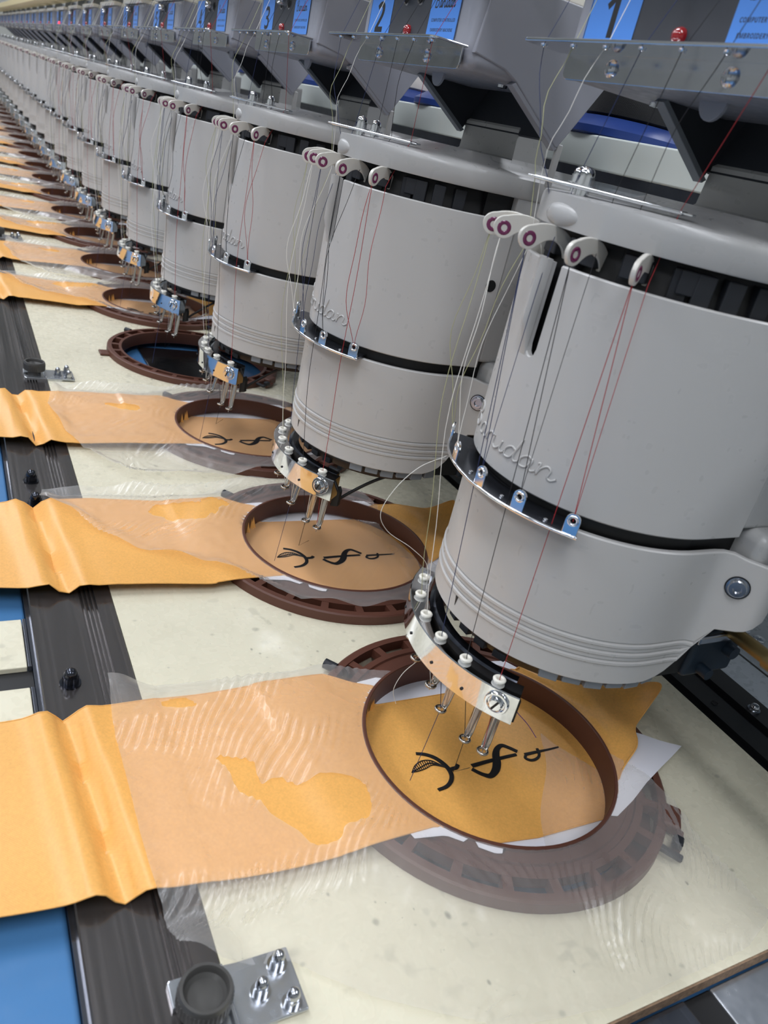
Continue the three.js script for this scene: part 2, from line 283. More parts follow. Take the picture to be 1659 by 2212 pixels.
for (const [k, x0] of [[0, -188], [1, -119]]) {
  const t = thing('cross_bar', [x0, -8, 252.6], k % 2 ? 'cream topped cross bar beside the black slot left of the front rail' : 'cream topped cross bar beside the blue apron left of the front rail', 'bar', 'cream cross bars');
  part('body', box(0, k % 2 ? 46 : 50, 0, 5, 3, 300, 0.8), M.board, t); part('end_cap', box(0, k % 2 ? 46 : 50, 0, 5.2, 0.4, 2.6, 0.4), M.railLight, t);
}
for (const x0 of [-138]) solo('slot_cover', box(x0, x0 + 19, -8, -6.5, 252.8, 560), M.black, 'black slot between the two cream cross bars', 'slot');
{ // frame under the near end of the board
  const t = thing('end_frame', [0, 0, 0], 'grey metal frame under the near edge of the cream board', 'frame');
  part('plate', box(163.5, 420, -15, -9.5, -84, -33, 1), M.plate, t); part('strip', box(163.5, 420, -15, -10, -33, -14, 1), M.black, t); part('beam', box(163.5, 420, -15, -9, -14, 190, 1), M.railLight, t);
}
// clamps that hold the board to the rail
const clampGeo = (() => {
  const plate = [[-22, 25], [-22, 8], [-12, 5], [-12, 11.5], [-4, 11.5], [-4, 5], [0, 5]];
  const outline = [[-17, 20], [-17, -3], [-14, -5], [-3, -5], [13, -24.5], [13, -25]];
  const g = new THREE.ExtrudeGeometry(new THREE.Shape([[-16, 11], [-16, -7], [-14, -29], [12, -29], [14, -27], [14, -7], [14, 10], [12, 12], [5, 12], [5, 4], [-4, 4], [-4, 12], [-15, 12]].map(p => new THREE.Vector2(...p))), { depth: 2.2, bevelEnabled: true, bevelSize: 0.5, bevelThickness: 0.4, bevelSegments: 2, bevelOffset: -0.5 });
  g.rotateX(Math.PI / 2); g.translate(0, 2.2, 0);
  const knob = lathe([[0, 0], [7, 0], [7, 4], [9.8, 5], [11.2, 6], [11.2, 14], [10.6, 15.4], [9.3, 15.4], [8.8, 14.4], [8.5, 12], [7, 10.5], [0, 10.3]], [0, 2, 1], [0, 1, 0], 40);
  const ridges = Array.from({ length: 40 }, (_, i) => { const a = i / 40 * 2 * Math.PI; return cyl([11.1 * Math.cos(a), 8.5, 1 + 11.1 * Math.sin(a)], [0, 1, 0], 6.5, 0.45, 0.45, 5); });
  return { plate: ready(g), knob: ready([knob, ...ridges]), ridge: ready(box(-15.5, 13.5, 2.4, 4.6, -11.5, -9, 0.8)), nut: [[-7, -34 + 0], [0, 0], [0, 0]] };
})();
[[99, 'silver clamp plate with a black knob at the near corner of the board'], [-651, 'silver clamp plate with a knob beside the empty hoop'], [-1401, 'small silver clamp plate far along the front rail']].forEach(([x, label]) => {
  const t = thing('board_clamp', [x, 0.2, 208], label, 'clamp');
  part('plate', clampGeo.plate, M.plate, t); part('knob', clampGeo.knob, M.knob, t); part('ridge', clampGeo.ridge, M.plate, t);
  part('side_plate', (() => { const g = box(-15, 14, 1, 3, -41, -11, 0.9); return g; })(), M.plate, t);
  for (const [a, b] of [[-8, -34], [1, -23.5], [9.5, -34.5]]) part('acorn_nut', acorn([a, 3, b], 3.1, 9), M.steel, t);
});

// ---------------------------------------------------------------- hoops
const hoopInner = [[80, -9.5], [80, 9.3], [80.4, 9.9], [81.8, 9.9], [82.3, 9.2], [82.5, 7.4], [89.4, 7.4], [90.2, 6], [93.4, 6], [94.2, 7.4], [98.5, 7.4], [98.5, 0.2], [92, 0.2], [88, -9.5]], hoopOuter = [[107.5, 0.2], [107.5, 8], [112, 8], [113.3, 7], [113.6, 0.2]];
const hoopGeo = (() => {
  const rib = ready(ringArc([[98.4, 0.6], [98.4, 7.2], [107.6, 7.2], [107.6, 0.6]], -1.6, 1.6, 1));
  const lug = a => { const g = box(-9, 9, 0.2, 3.2, 0, 13, 1.2); g.translate(0, 0, 111); g.rotateY(rad(a)); return g; };
  const turn = (g, a) => { g.rotateY(rad(a)); return g; };
  return {
    ring: ready(ringArc(hoopInner, 0, 360, 96, { cap: false, crease: 30 })), floor: ready(ringArc([[97, -7.6], [97, -7], [107.9, -7], [107.9, -7.6]], 0, 360, 72, { cap: false, crease: 30 })), outer: ready(ringArc(hoopOuter, 0, 360, 96, { cap: false, crease: 30 })), rib, open: ready(ringArc([[94.6, -8], [94.6, 6.5], [95.2, 7.6], [98.5, 7.6], [98.5, 0.2], [96.5, 0.2], [96.5, -8]], 0, 360, 96, { cap: false, crease: 30 })), lugs: [ready(lug(1)), ready(lug(175))],
    clip: ready([turn(box(-9, 9, 2, 10, 110, 121, 2), 134), turn(box(-8, 8, 1, 6, 119, 124, 1.5), 128)]),
    lever: ready([turn(box(-2.5, 2.5, 4, 7, 112, 126, 1.2), 121), turn(box(-4, 4, 3, 9, 118, 124, 1.5), 126)]),
    screw: ready([turn(cyl([0, 6, 112], [0, 0, 1], 9, 3.6, 3.6, 14), -52)]),
  };
})();
for (let n = 0; n < HEADS; n++) {
  const t = thing('embroidery_hoop', [-1 - n * PITCH, 0, 0], n === 3 ? 'empty brown plastic hoop with no cloth in it' : `brown plastic hoop holding a sash below the head of box ${CARD[n]}`, 'hoop', 'brown hoops');
  part('inner_ring', n === 3 ? hoopGeo.open : hoopGeo.ring, M.brown, t); part('outer_ring', hoopGeo.outer, M.brown, t); part('recess_floor', hoopGeo.floor, M.brown, t);
  if (n < 9) { for (let i = 0; i < 24; i++) { const q = part('rib', hoopGeo.rib, M.brown, t); q.rotation.y = rad(i * 15 + 2); } for (const l of hoopGeo.lugs) part('lug', l, M.brown, t); part('clip', hoopGeo.clip, M.brown, t); part('lever', hoopGeo.lever, M.mechanism, t, 'dark metal clamping lever'); part('screw', hoopGeo.screw, M.mechanism, t); }
}

// ---------------------------------------------------------------- cloth, backing paper and film in the hoops
// height of the layers over table and hoop; base = height over the board
function over(x, z, base, inside = -8, shift = 0) {
  const r = Math.hypot(x, z) + shift;
  if (r < 80.4) return inside;
  if (r < 82) return lerp(inside, 8.5, smooth(80.4, 82, r));
  return lerp(8.5, base, smooth(114.5, 138, r));
}
// pull grid points off the inner ring's wall so that no face cuts through it
function snapR(x, z, step) { const r = Math.hypot(x, z), d = r - 81.2; if (Math.abs(d) > 1.45 * step || r < 1) return [x, z]; const k = (d < 0 ? 80.3 : 82.2) / r; return [x * k, z * k]; }
const FXMIN = [[-150, -30], [-140, -27], [-100, -45], [-60, -60], [-40, -63], [50, -63], [66, -70], [82, -81], [190, -84], [217, -82], [245, -80], [320, -81]];
const FXMAX = [[-60, 62], [0, 61.5], [40, 56], [62, 51], [70, 49], [126, 50], [173, 48], [218, 45.5], [250, 40.5], [280, 36.5], [330, 33]];
const FZEND = [[-82, -132], [-50, -138], [-20, -141], [5, -112], [13, -105], [26, -101], [39, -87], [47, -69], [54, -68], [58, -63], [70, -44]];
const foldTop = (zz, waves) => 7.5 + waves * smooth(300, 200, zz) - 6.8 * Math.exp(-Math.pow((zz - 236) / 5, 2)) + 3.4 * Math.exp(-Math.pow((zz - 247) / 7, 2)) + 2.2 * Math.exp(-Math.pow((zz - 224) / 6, 2)) - 1.6 * Math.exp(-Math.pow((zz - 229) / 2, 2));
function sashGeo(seed, variant) {
  const nu = variant ? 150 : 230, nv = variant ? 40 : 64, ph = seed * 1.7;
  const at = (i, j) => {
    const v = j / nv;
    const zStart = 470;
    let zEnd = -70; { const xg = lerp(-66, 66, v); zEnd = 0; for (let q = -3; q <= 3; q++) zEnd += pw(FZEND, xg + q * 2.2) / 7; }
    const u = i / nu, z0 = u < 0.35 ? lerp(zStart, 130, u / 0.35) : lerp(130, zEnd, (u - 0.35) / 0.65);
    const [x, zs] = snapR(lerp(pw(FXMIN, z0), pw(FXMAX, z0), v) + (z0 < 120 ? 0 : 1.2 * Math.sin(z0 * 0.05 + ph)), z0, variant ? 2.6 : 1.7), z = zs;
    const waves = 1.4 * Math.sin(z * 0.032 + x * 0.02 + ph) + 0.8 * Math.sin(x * 0.06 - z * 0.018 + ph * 2);
    let base = 7 + waves;
    if (z > 190) { // folds over the rail
      const zz = z + (x + 20) * 0.09 + ph * 2;
      base = foldTop(zz, waves);
      
    }
    let y;
    if (z < -55) { const e = Math.max(0, z - zEnd), lift = Math.exp(-e / 16); base = 11 + 3 * Math.sin(x * 0.085 + z * 0.03 + ph) + lift * (6 + 5 * Math.sin(x * 0.15 + 0.8)); y = over(x, z, base); if (Math.hypot(x, z) > 86) y += 1.2 + 0.6 * base * smooth(86, 100, Math.hypot(x, z)) * 0.5 + 1.3 * Math.sin(x * 0.11 + z * 0.07); } else y = over(x, z, base);
    if (Math.hypot(x, z) > 86 && z > 60 && z < 130) y += 2.4 * smooth(60, 100, z) * Math.exp(-Math.pow((x + 60) / 26, 2));
    return [x, y, z];
  };
  const o = [], g = []; for (let i = 0; i <= nu; i++) { g.push([]); for (let j = 0; j <= nv; j++) g[i].push(at(i, j)); }
  for (let i = 0; i < nu; i++) for (let j = 0; j < nv; j++) quad(o, g[i][j], g[i][j + 1], g[i + 1][j + 1], g[i + 1][j]);
  const sheet = tris(o, 80);
  // stitched hem: a doubled roll along both long edges and the cut end
  const edge = []; for (let i = 0; i <= nu; i++) edge.push(g[i][0]); for (let j = 1; j <= nv; j++) edge.push(g[nu][j]); for (let i = nu - 1; i >= 0; i--) edge.push(g[i][nv]);
  return { sheet: ready(sheet), hem: ready(tube(edge.map(p => [p[0], p[1] - 0.15, p[2]]), 0.55, 5)) };
}
// flat sheets cut by a signed distance (negative = cut away), draped by a height function
function cutSheet(x0, x1, z0, z1, step, sd, height) {
  const nx = Math.round((x1 - x0) / step), nz = Math.round((z1 - z0) / step), P = [], D = [];
  for (let i = 0; i <= nx; i++) { P.push([]); D.push([]); for (let j = 0; j <= nz; j++) { let x = lerp(x0, x1, i / nx), z = lerp(z0, z1, j / nz); const d = sd(x, z); D[i].push(d); if (d < 0 && d > -step * 1.6) { const e = 0.5, gx = (sd(x + e, z) - sd(x - e, z)) / (2 * e), gz = (sd(x, z + e) - sd(x, z - e)) / (2 * e), l = Math.hypot(gx, gz) || 1; x -= d * gx / l; z -= d * gz / l; } [x, z] = snapR(x, z, step); P[i].push([x, height(x, z), z]); } }
  const o = []; for (let i = 0; i < nx; i++) for (let j = 0; j < nz; j++) if (Math.max(D[i][j], D[i + 1][j], D[i][j + 1], D[i + 1][j + 1]) > 0) quad(o, P[i][j], P[i][j + 1], P[i + 1][j + 1], P[i + 1][j]);
  return tris(o, 80);
}
function polySD(poly) { // signed distance to a polygon, positive inside
  return (x, z) => { let d = 1e9, ins = false; for (let i = 0, j = poly.length - 1; i < poly.length; j = i++) { const [ax, az] = poly[i], [bx, bz] = poly[j]; const ex = bx - ax, ez = bz - az, t = Math.min(1, Math.max(0, ((x - ax) * ex + (z - az) * ez) / (ex * ex + ez * ez + 1e-9))); d = Math.min(d, Math.hypot(x - ax - t * ex, z - az - t * ez)); if ((az > z) !== (bz > z) && x < ax + (bx - ax) * (z - az) / (bz - az)) ins = !ins; } return ins ? d : -d; };
}
const blob = (cx, cz, a, b, w, seed) => (x, z) => { const c = Math.cos(w), s = Math.sin(w), u = ((x - cx) * c + (z - cz) * s) / a, v = (-(x - cx) * s + (z - cz) * c) / b, t = Math.atan2(v, u); return (Math.hypot(u, v) - 1 - 0.1 * Math.sin(3 * t + seed) - 0.06 * Math.sin(7 * t + 2 * seed)) * Math.min(a, b); };
// height of the cloth's top where it lies, used by the film above it
function clothTop(x, z, ph) { const waves = 1.4 * Math.sin(z * 0.032 + x * 0.02 + ph) + 0.8 * Math.sin(x * 0.06 - z * 0.018 + ph * 2); const m = Math.min(x - pw(FXMIN, z), pw(FXMAX, z) - x); const onCloth = smooth(-15, -2, m); let h = 7 + waves; if (z > 190) { const zz = z + (x + 20) * 0.09 + ph * 2; h = foldTop(zz, waves); } return lerp(1.6, h, onCloth); }
function crinkle(x, z, s) { // fine parallel pleats in patches, as pulled film shows
  const a = 0.35 + 0.5 * N32(x * 0.02 + s, z * 0.02), u = x * Math.cos(a) + z * Math.sin(a), v = -x * Math.sin(a) + z * Math.cos(a);
  const patch = smooth(0.42, 0.72, N32(x * 0.035 + 7 + s, z * 0.022 + 3));
  return patch * 0.75 * Math.sin(v * 1.15 + 2 * N32(u * 0.05, v * 0.05)) * (0.5 + N32(u * 0.06 + 3, v * 0.2)) + 1.3 * N32(x * 0.05 + 1 + s, z * 0.05) + 0.7 * N64(x * 0.16, z * 0.16 + s);
}
const filmOut = [
  [[-98, 216], [-95, 120], [-92, 84], [-80, 52], [-72, 20], [-66, -42], [0, -60], [50, -88], [100, -91], [150, -93], [160, -60], [160, 30], [150, 90], [118, 140], [92, 168], [86, 198], [72, 213], [44, 217], [14, 218], [-50, 218]],
  [[-104, 228], [-110, 120], [-118, 60], [-104, 0], [-80, -60], [0, -72], [62, -70], [96, -40], [106, 20], [92, 70], [62, 96], [34, 118], [4, 168], [-40, 205], [-84, 232]],
  [[-112, 190], [-122, 90], [-116, 0], [-86, -66], [10, -80], [70, -70], [112, -20], [118, 60], [112, 150], [80, 178], [20, 196], [-40, 206]],
];
const filmHoles = [
  [(() => { const p = polySD(curve([[434, 1612], [482, 1630], [545, 1640], [565, 1685], [600, 1672], [648, 1690], [690, 1672], [760, 1680], [790, 1700], [797, 1765], [745, 1785], [738, 1808], [680, 1818], [645, 1785], [585, 1748], [565, 1722], [520, 1705], [490, 1655], [434, 1612]].map(([u, v]) => px(u, v, 1, 9)), 90).map(q => [q[0] + 1, q[2]])); return (x, z) => -p(x, z); })(), blob(-76, 178, 4, 11, 0.2, 4), (x, z) => Math.max(Math.hypot(x, z) - 81, 0.6 * x - 0.8 * z - 40 - 2 * Math.sin(x * 0.1))],
  [blob(-58, 118, 16, 30, 0.12, 2), blob(-68, 92, 9, 14, 0, 5)],
  [blob(-40, 130, 7, 20, 0.3, 3)],
];
function filmGeo(k, step, ph) {
  const out = polySD(filmOut[k]), sd = (x, z) => Math.min(out(x, z), ...filmHoles[k].map(h => h(x, z)));
  const xs = filmOut[k].map(p => p[0]), zs = filmOut[k].map(p => p[1]);
  const curl = k === 0 ? (x, z) => 11 * smooth(26, 0, Math.hypot(x - 82, z - 206)) + 15 * smooth(30, 0, Math.hypot(x + 97, z - 216)) : (x, z) => 9 * smooth(16, 0, out(x, z)) * N32(x * 0.04 + k, z * 0.04);
  return ready(cutSheet(Math.min(...xs) - step, Math.max(...xs) + step, Math.min(...zs) - step, Math.max(...zs) + step, step, sd, (x, z) => over(x, z, clothTop(x, z, ph), -7.95) + (Math.hypot(x, z) < 81 ? 0.12 : 0.6) + (Math.hypot(x, z) > 85 && z > 60 && z < 130 ? 2.4 * smooth(60, 100, z) * Math.exp(-Math.pow((x + 60) / 26, 2)) : 0) + (Math.hypot(x, z) < 81 ? 0.1 : Math.hypot(x, z) < 84 ? 0.15 : 0.15 + 1.1 * smooth(86, 104, Math.hypot(x, z))) * crinkle(x, z, k * 3) + curl(x, z)));
}
const paperSD = polySD([[-70, 62], [-78, 0], [-70, -60], [-30, -84], [10, -100], [36, -139], [57, -84], [66, -64], [82, -20], [84, 10], [74, 45], [56, 66], [53, 84], [44, 86], [30, 72], [-20, 84]]);
const paperGeo = ready(cutSheet(-104, 96, -144, 104, 3, paperSD, (x, z) => over(x, z, 2.2 + 5 * smooth(-70, -139, z) * smooth(-30, 36, x), -8.7) - 0.2));
const W2 = (a, b) => px(680 + a / 1.885, 1350 + b / 1.885, 1, -7.6);      // trace of the stitching on the cloth
function ribbon(pts, width, y0 = -8, y1 = -7.25) {
  const n = pts.length, rings = [];
  for (let i = 0; i < n; i++) { const a = pts[Math.max(0, i - 1)], b = pts[Math.min(n - 1, i + 1)], dx = b[0] - a[0], dz = b[2] - a[2], l = Math.hypot(dx, dz) || 1, w = width(i / (n - 1)) / 2, nx = -dz / l * w, nz = dx / l * w, p = pts[i]; rings.push([[p[0] - nx, y0, p[2] - nz], [p[0] - nx * 0.9, y1 - 0.15, p[2] - nz * 0.9], [p[0], y1, p[2]], [p[0] + nx * 0.9, y1 - 0.15, p[2] + nz * 0.9], [p[0] + nx, y0, p[2] + nz]]); }
  return loft(rings, { crease: 50 });
}
const stitchGeo = (() => {
  const tr = (list, n) => curve(list.map(([a, b]) => W2(a, b)), n), shift = g => { g.translate(1, 0, 0); return g; };
  const cap = (w0, w1, e) => t => lerp(w0, w1, t) * Math.min(1, 0.35 + e * Math.min(t, 1 - t) * 8);
  const arcA = ribbon(tr([[412, 523], [450, 527], [490, 541], [525, 565], [548, 590], [558, 615], [552, 640], [535, 658], [503, 671]], 40), t => 2.2 + 0.9 * Math.sin(t * Math.PI));
  const branch = ribbon(tr([[545, 592], [560, 585], [576, 580], [582, 568]], 12), () => 2.8);
  const ess = ribbon(tr([[825, 515], [790, 499], [762, 490], [745, 500], [738, 525], [742, 560], [735, 593], [713, 614], [688, 609], [662, 598], [640, 586]], 60), t => 2.6 + 3.1 * Math.exp(-Math.pow((t - 0.5) / 0.2, 2)));
  const band = ribbon(tr([[640, 573], [700, 556], [760, 541], [820, 527]], 16), t => 3 - 0.7 * t);
  const dLoop = ribbon(tr([[860, 528], [858, 541], [878, 550], [900, 546], [914, 531], [911, 514], [905, 503]], 30), () => 2);
  const dBar = ribbon(tr([[856, 527], [905, 516], [945, 508], [992, 497]], 14), t => 2.5 - 1.5 * t);
  const top = tr([[395, 600], [408, 572], [436, 553], [472, 552], [530, 578]], 30), low = tr([[395, 600], [425, 594], [452, 584], [480, 570], [530, 578]], 30), leaf = [ribbon(top, () => 0.5), ribbon(low, () => 0.5), ribbon(tr([[395, 600], [430, 580], [470, 562], [530, 578]], 20), t => 0.4 + 0.5 * t)];
  for (let i = 3; i < 27; i += 2) leaf.push(ribbon([top[i], [(top[i][0] + low[i][0]) / 2 + 0.8, -7.6, (top[i][2] + low[i][2]) / 2], low[i]], () => 0.32));
  return [ready(shift(mergeGeometries([arcA, branch].map(g => own(g))))), ready(shift(mergeGeometries([ess, band].map(g => own(g))))), ready(shift(mergeGeometries([dLoop, dBar].map(g => own(g))))), ready(shift(mergeGeometries(leaf.map(g => own(g)))))];
})();
const sashes = [sashGeo(0, 0), sashGeo(1, 1), sashGeo(2.3, 1)];
const films = [filmGeo(0, 1.6, 0), filmGeo(1, 2.4, 1.7), filmGeo(2, 2.4, 1.7 * 2.3)];
for (let n = 0; n < HEADS; n++) {
  if (n === 3) continue;
  const k = n === 0 ? 0 : n === 1 ? 1 : n === 2 ? 2 : 1 + (n % 2), far = n > 5, at = [-1 - n * PITCH, 0, 0];
  const where = `below the head of box ${CARD[n]}`;
  const p = solo('backing_paper', paperGeo, M.paper, `white backing paper in the hoop ${where}`, 'paper', 'backing papers'); p.position.set(at[0] * S, 0, 0);
  const c = thing('satin_cloth', at, `orange satin sash in the hoop ${where}`, 'sash', 'orange sashes');
  part('cloth', sashes[k].sheet, M.satin, c);
  if (!far) part('hem', sashes[k].hem, M.satin, c);
  if (n < 8) { ['stitched_branch', 'stitched_loop', 'stitched_stem'].forEach((nm, i) => part(nm, stitchGeo[i], M.stitch, c, 'black satin stitching')); part('stitched_leaf', stitchGeo[3], M.stitch, c, 'fine black leaf in running stitch'); }
  const f = solo('topping_film', films[k], M.film, `clear crinkled film over the sash ${where}`, 'film', 'topping films'); f.position.set(at[0] * S, 0, 0);
}

// ---------------------------------------------------------------- embroidery heads (origin on the axis of the round front, at table height)
const at = (r, a, y) => [r * Math.sin(rad(a)), y, r * Math.cos(rad(a))];
// plan of the casing: straight sides, half round front, flared lugs at the back; s = +1 right, -1 left
function casingPath(r, back, lug) {
  const p = [], R_ = r;
  if (lug) for (const [x, z, nx, nz] of [[R_ + 17.5, -50, 0.98, -0.2], [R_ + 19.2, -46, 1, 0], [R_ + 19.4, -40, 0.98, 0.2], [R_ + 18.2, -36.5, 0.85, 0.52], [R_ + 15.5, -33.8, 0.7, 0.72], [R_ + 8, -28, 0.6, 0.8], [R_ + 3, -24, 0.7, 0.7], [R_ + 0.6, -20, 0.93, 0.35]]) p.push({ x, z, nx, nz });
  else p.push({ x: R_, z: back, nx: 1, nz: 0 });
  for (const z of [-15, -10, -6, -2]) p.push({ x: R_, z, nx: 1, nz: 0 });
  p.push(...arc(R_, 90, -90, 60));
  for (const z of [-2, -6, -10, -15]) p.push({ x: -R_, z, nx: -1, nz: 0 });
  const m = p.filter(q => q.z < -15.5 && q.x > 0).map(q => ({ x: -q.x, z: q.z, nx: -q.nx, nz: q.nz })).reverse(); p.push(...m);
  return p;
}
// wall whose lower and upper edges follow the plan; rows = [[y, offset], ...]
function wall(path, y0, y1, t, rows = [], lip = 0.7) {
  const out = [], inn = [];
  for (const p of path) {
    const a = y0(p), b = y1(p), col = [[a, -lip], [a + lip, 0], ...rows.map(([y, o]) => [Math.min(Math.max(y, a + lip), b - lip), y > a + lip && y < b - lip ? o : 0]), [b - lip, 0], [b, -lip]];
    out.push(col.map(([y, o]) => [p.x + p.nx * o, y, p.z + p.nz * o])); inn.push([[p.x - p.nx * t, a, p.z - p.nz * t], [p.x - p.nx * t, b, p.z - p.nz * t]]);
  }
  const rings = out.map((c, i) => [...c, inn[i][1], inn[i][0]]);
  return loft(rings, { crease: 28 });
}
const angOf = p => Math.atan2(p.x, p.z) * 180 / Math.PI;
function slotPath(path, aL, aR) { // doubled columns at the slot's sides
  const q = []; let done = [false, false, false];
  for (const p of path) {
    const a = angOf(p);
    if (p.z > 0 && a < aR && !done[0]) { done[0] = true; const e = arc(75, aR, aR, 1)[0]; q.push({ ...e }, { ...e, slot: 1 }); for (let k = 1; k < 8; k++) q.push({ ...arc(75, lerp(aR, aL, k / 8), 0, 1)[0], slot: 1 }); const f = arc(75, aL, aL, 1)[0]; q.push({ ...f, slot: 1 }, { ...f }); }
    if (p.z > 0 && a < aR + 0.2 && a > aL - 0.2) continue;
    q.push(p);
  }
  return q;
}
const SLOT_L = -4.6, SLOT_R = 1.6, SLOT_C = (SLOT_L + SLOT_R) / 2, SLOT_W = (SLOT_R - SLOT_L) / 2;
const lowRise = [[-50, 156], [-46, 151], [-40, 147.5], [-36.5, 145.5], [-33.8, 144], [-31, 143], [-28, 141], [-26, 135], [-24, 126], [-20, 115], [-14, 107.5], [-8, 105], [-2, 103.6], [0, 103.5]];
const rows = []; for (const y of [117.6, 123.1, 128.6]) rows.push([y - 1.9, 0], [y - 1.1, 0.75], [y + 0.2, 0.75], [y + 0.7, -0.6], [y + 1.3, -0.6], [y + 1.7, 0]);
const lowerPath = casingPath(75, -25, true), upperPath = slotPath(casingPath(75, -25, false), SLOT_L, SLOT_R);
const needleAngles = [33, 17.6, 2.4, -12.5, -27.5, -42.5], tabAngles = [38.8, 20.5, 3, -17, -37], leverAngles = [32, 12.7, -8, -25, -29], leverOut = [0, 0, 0, 3.5, 8];
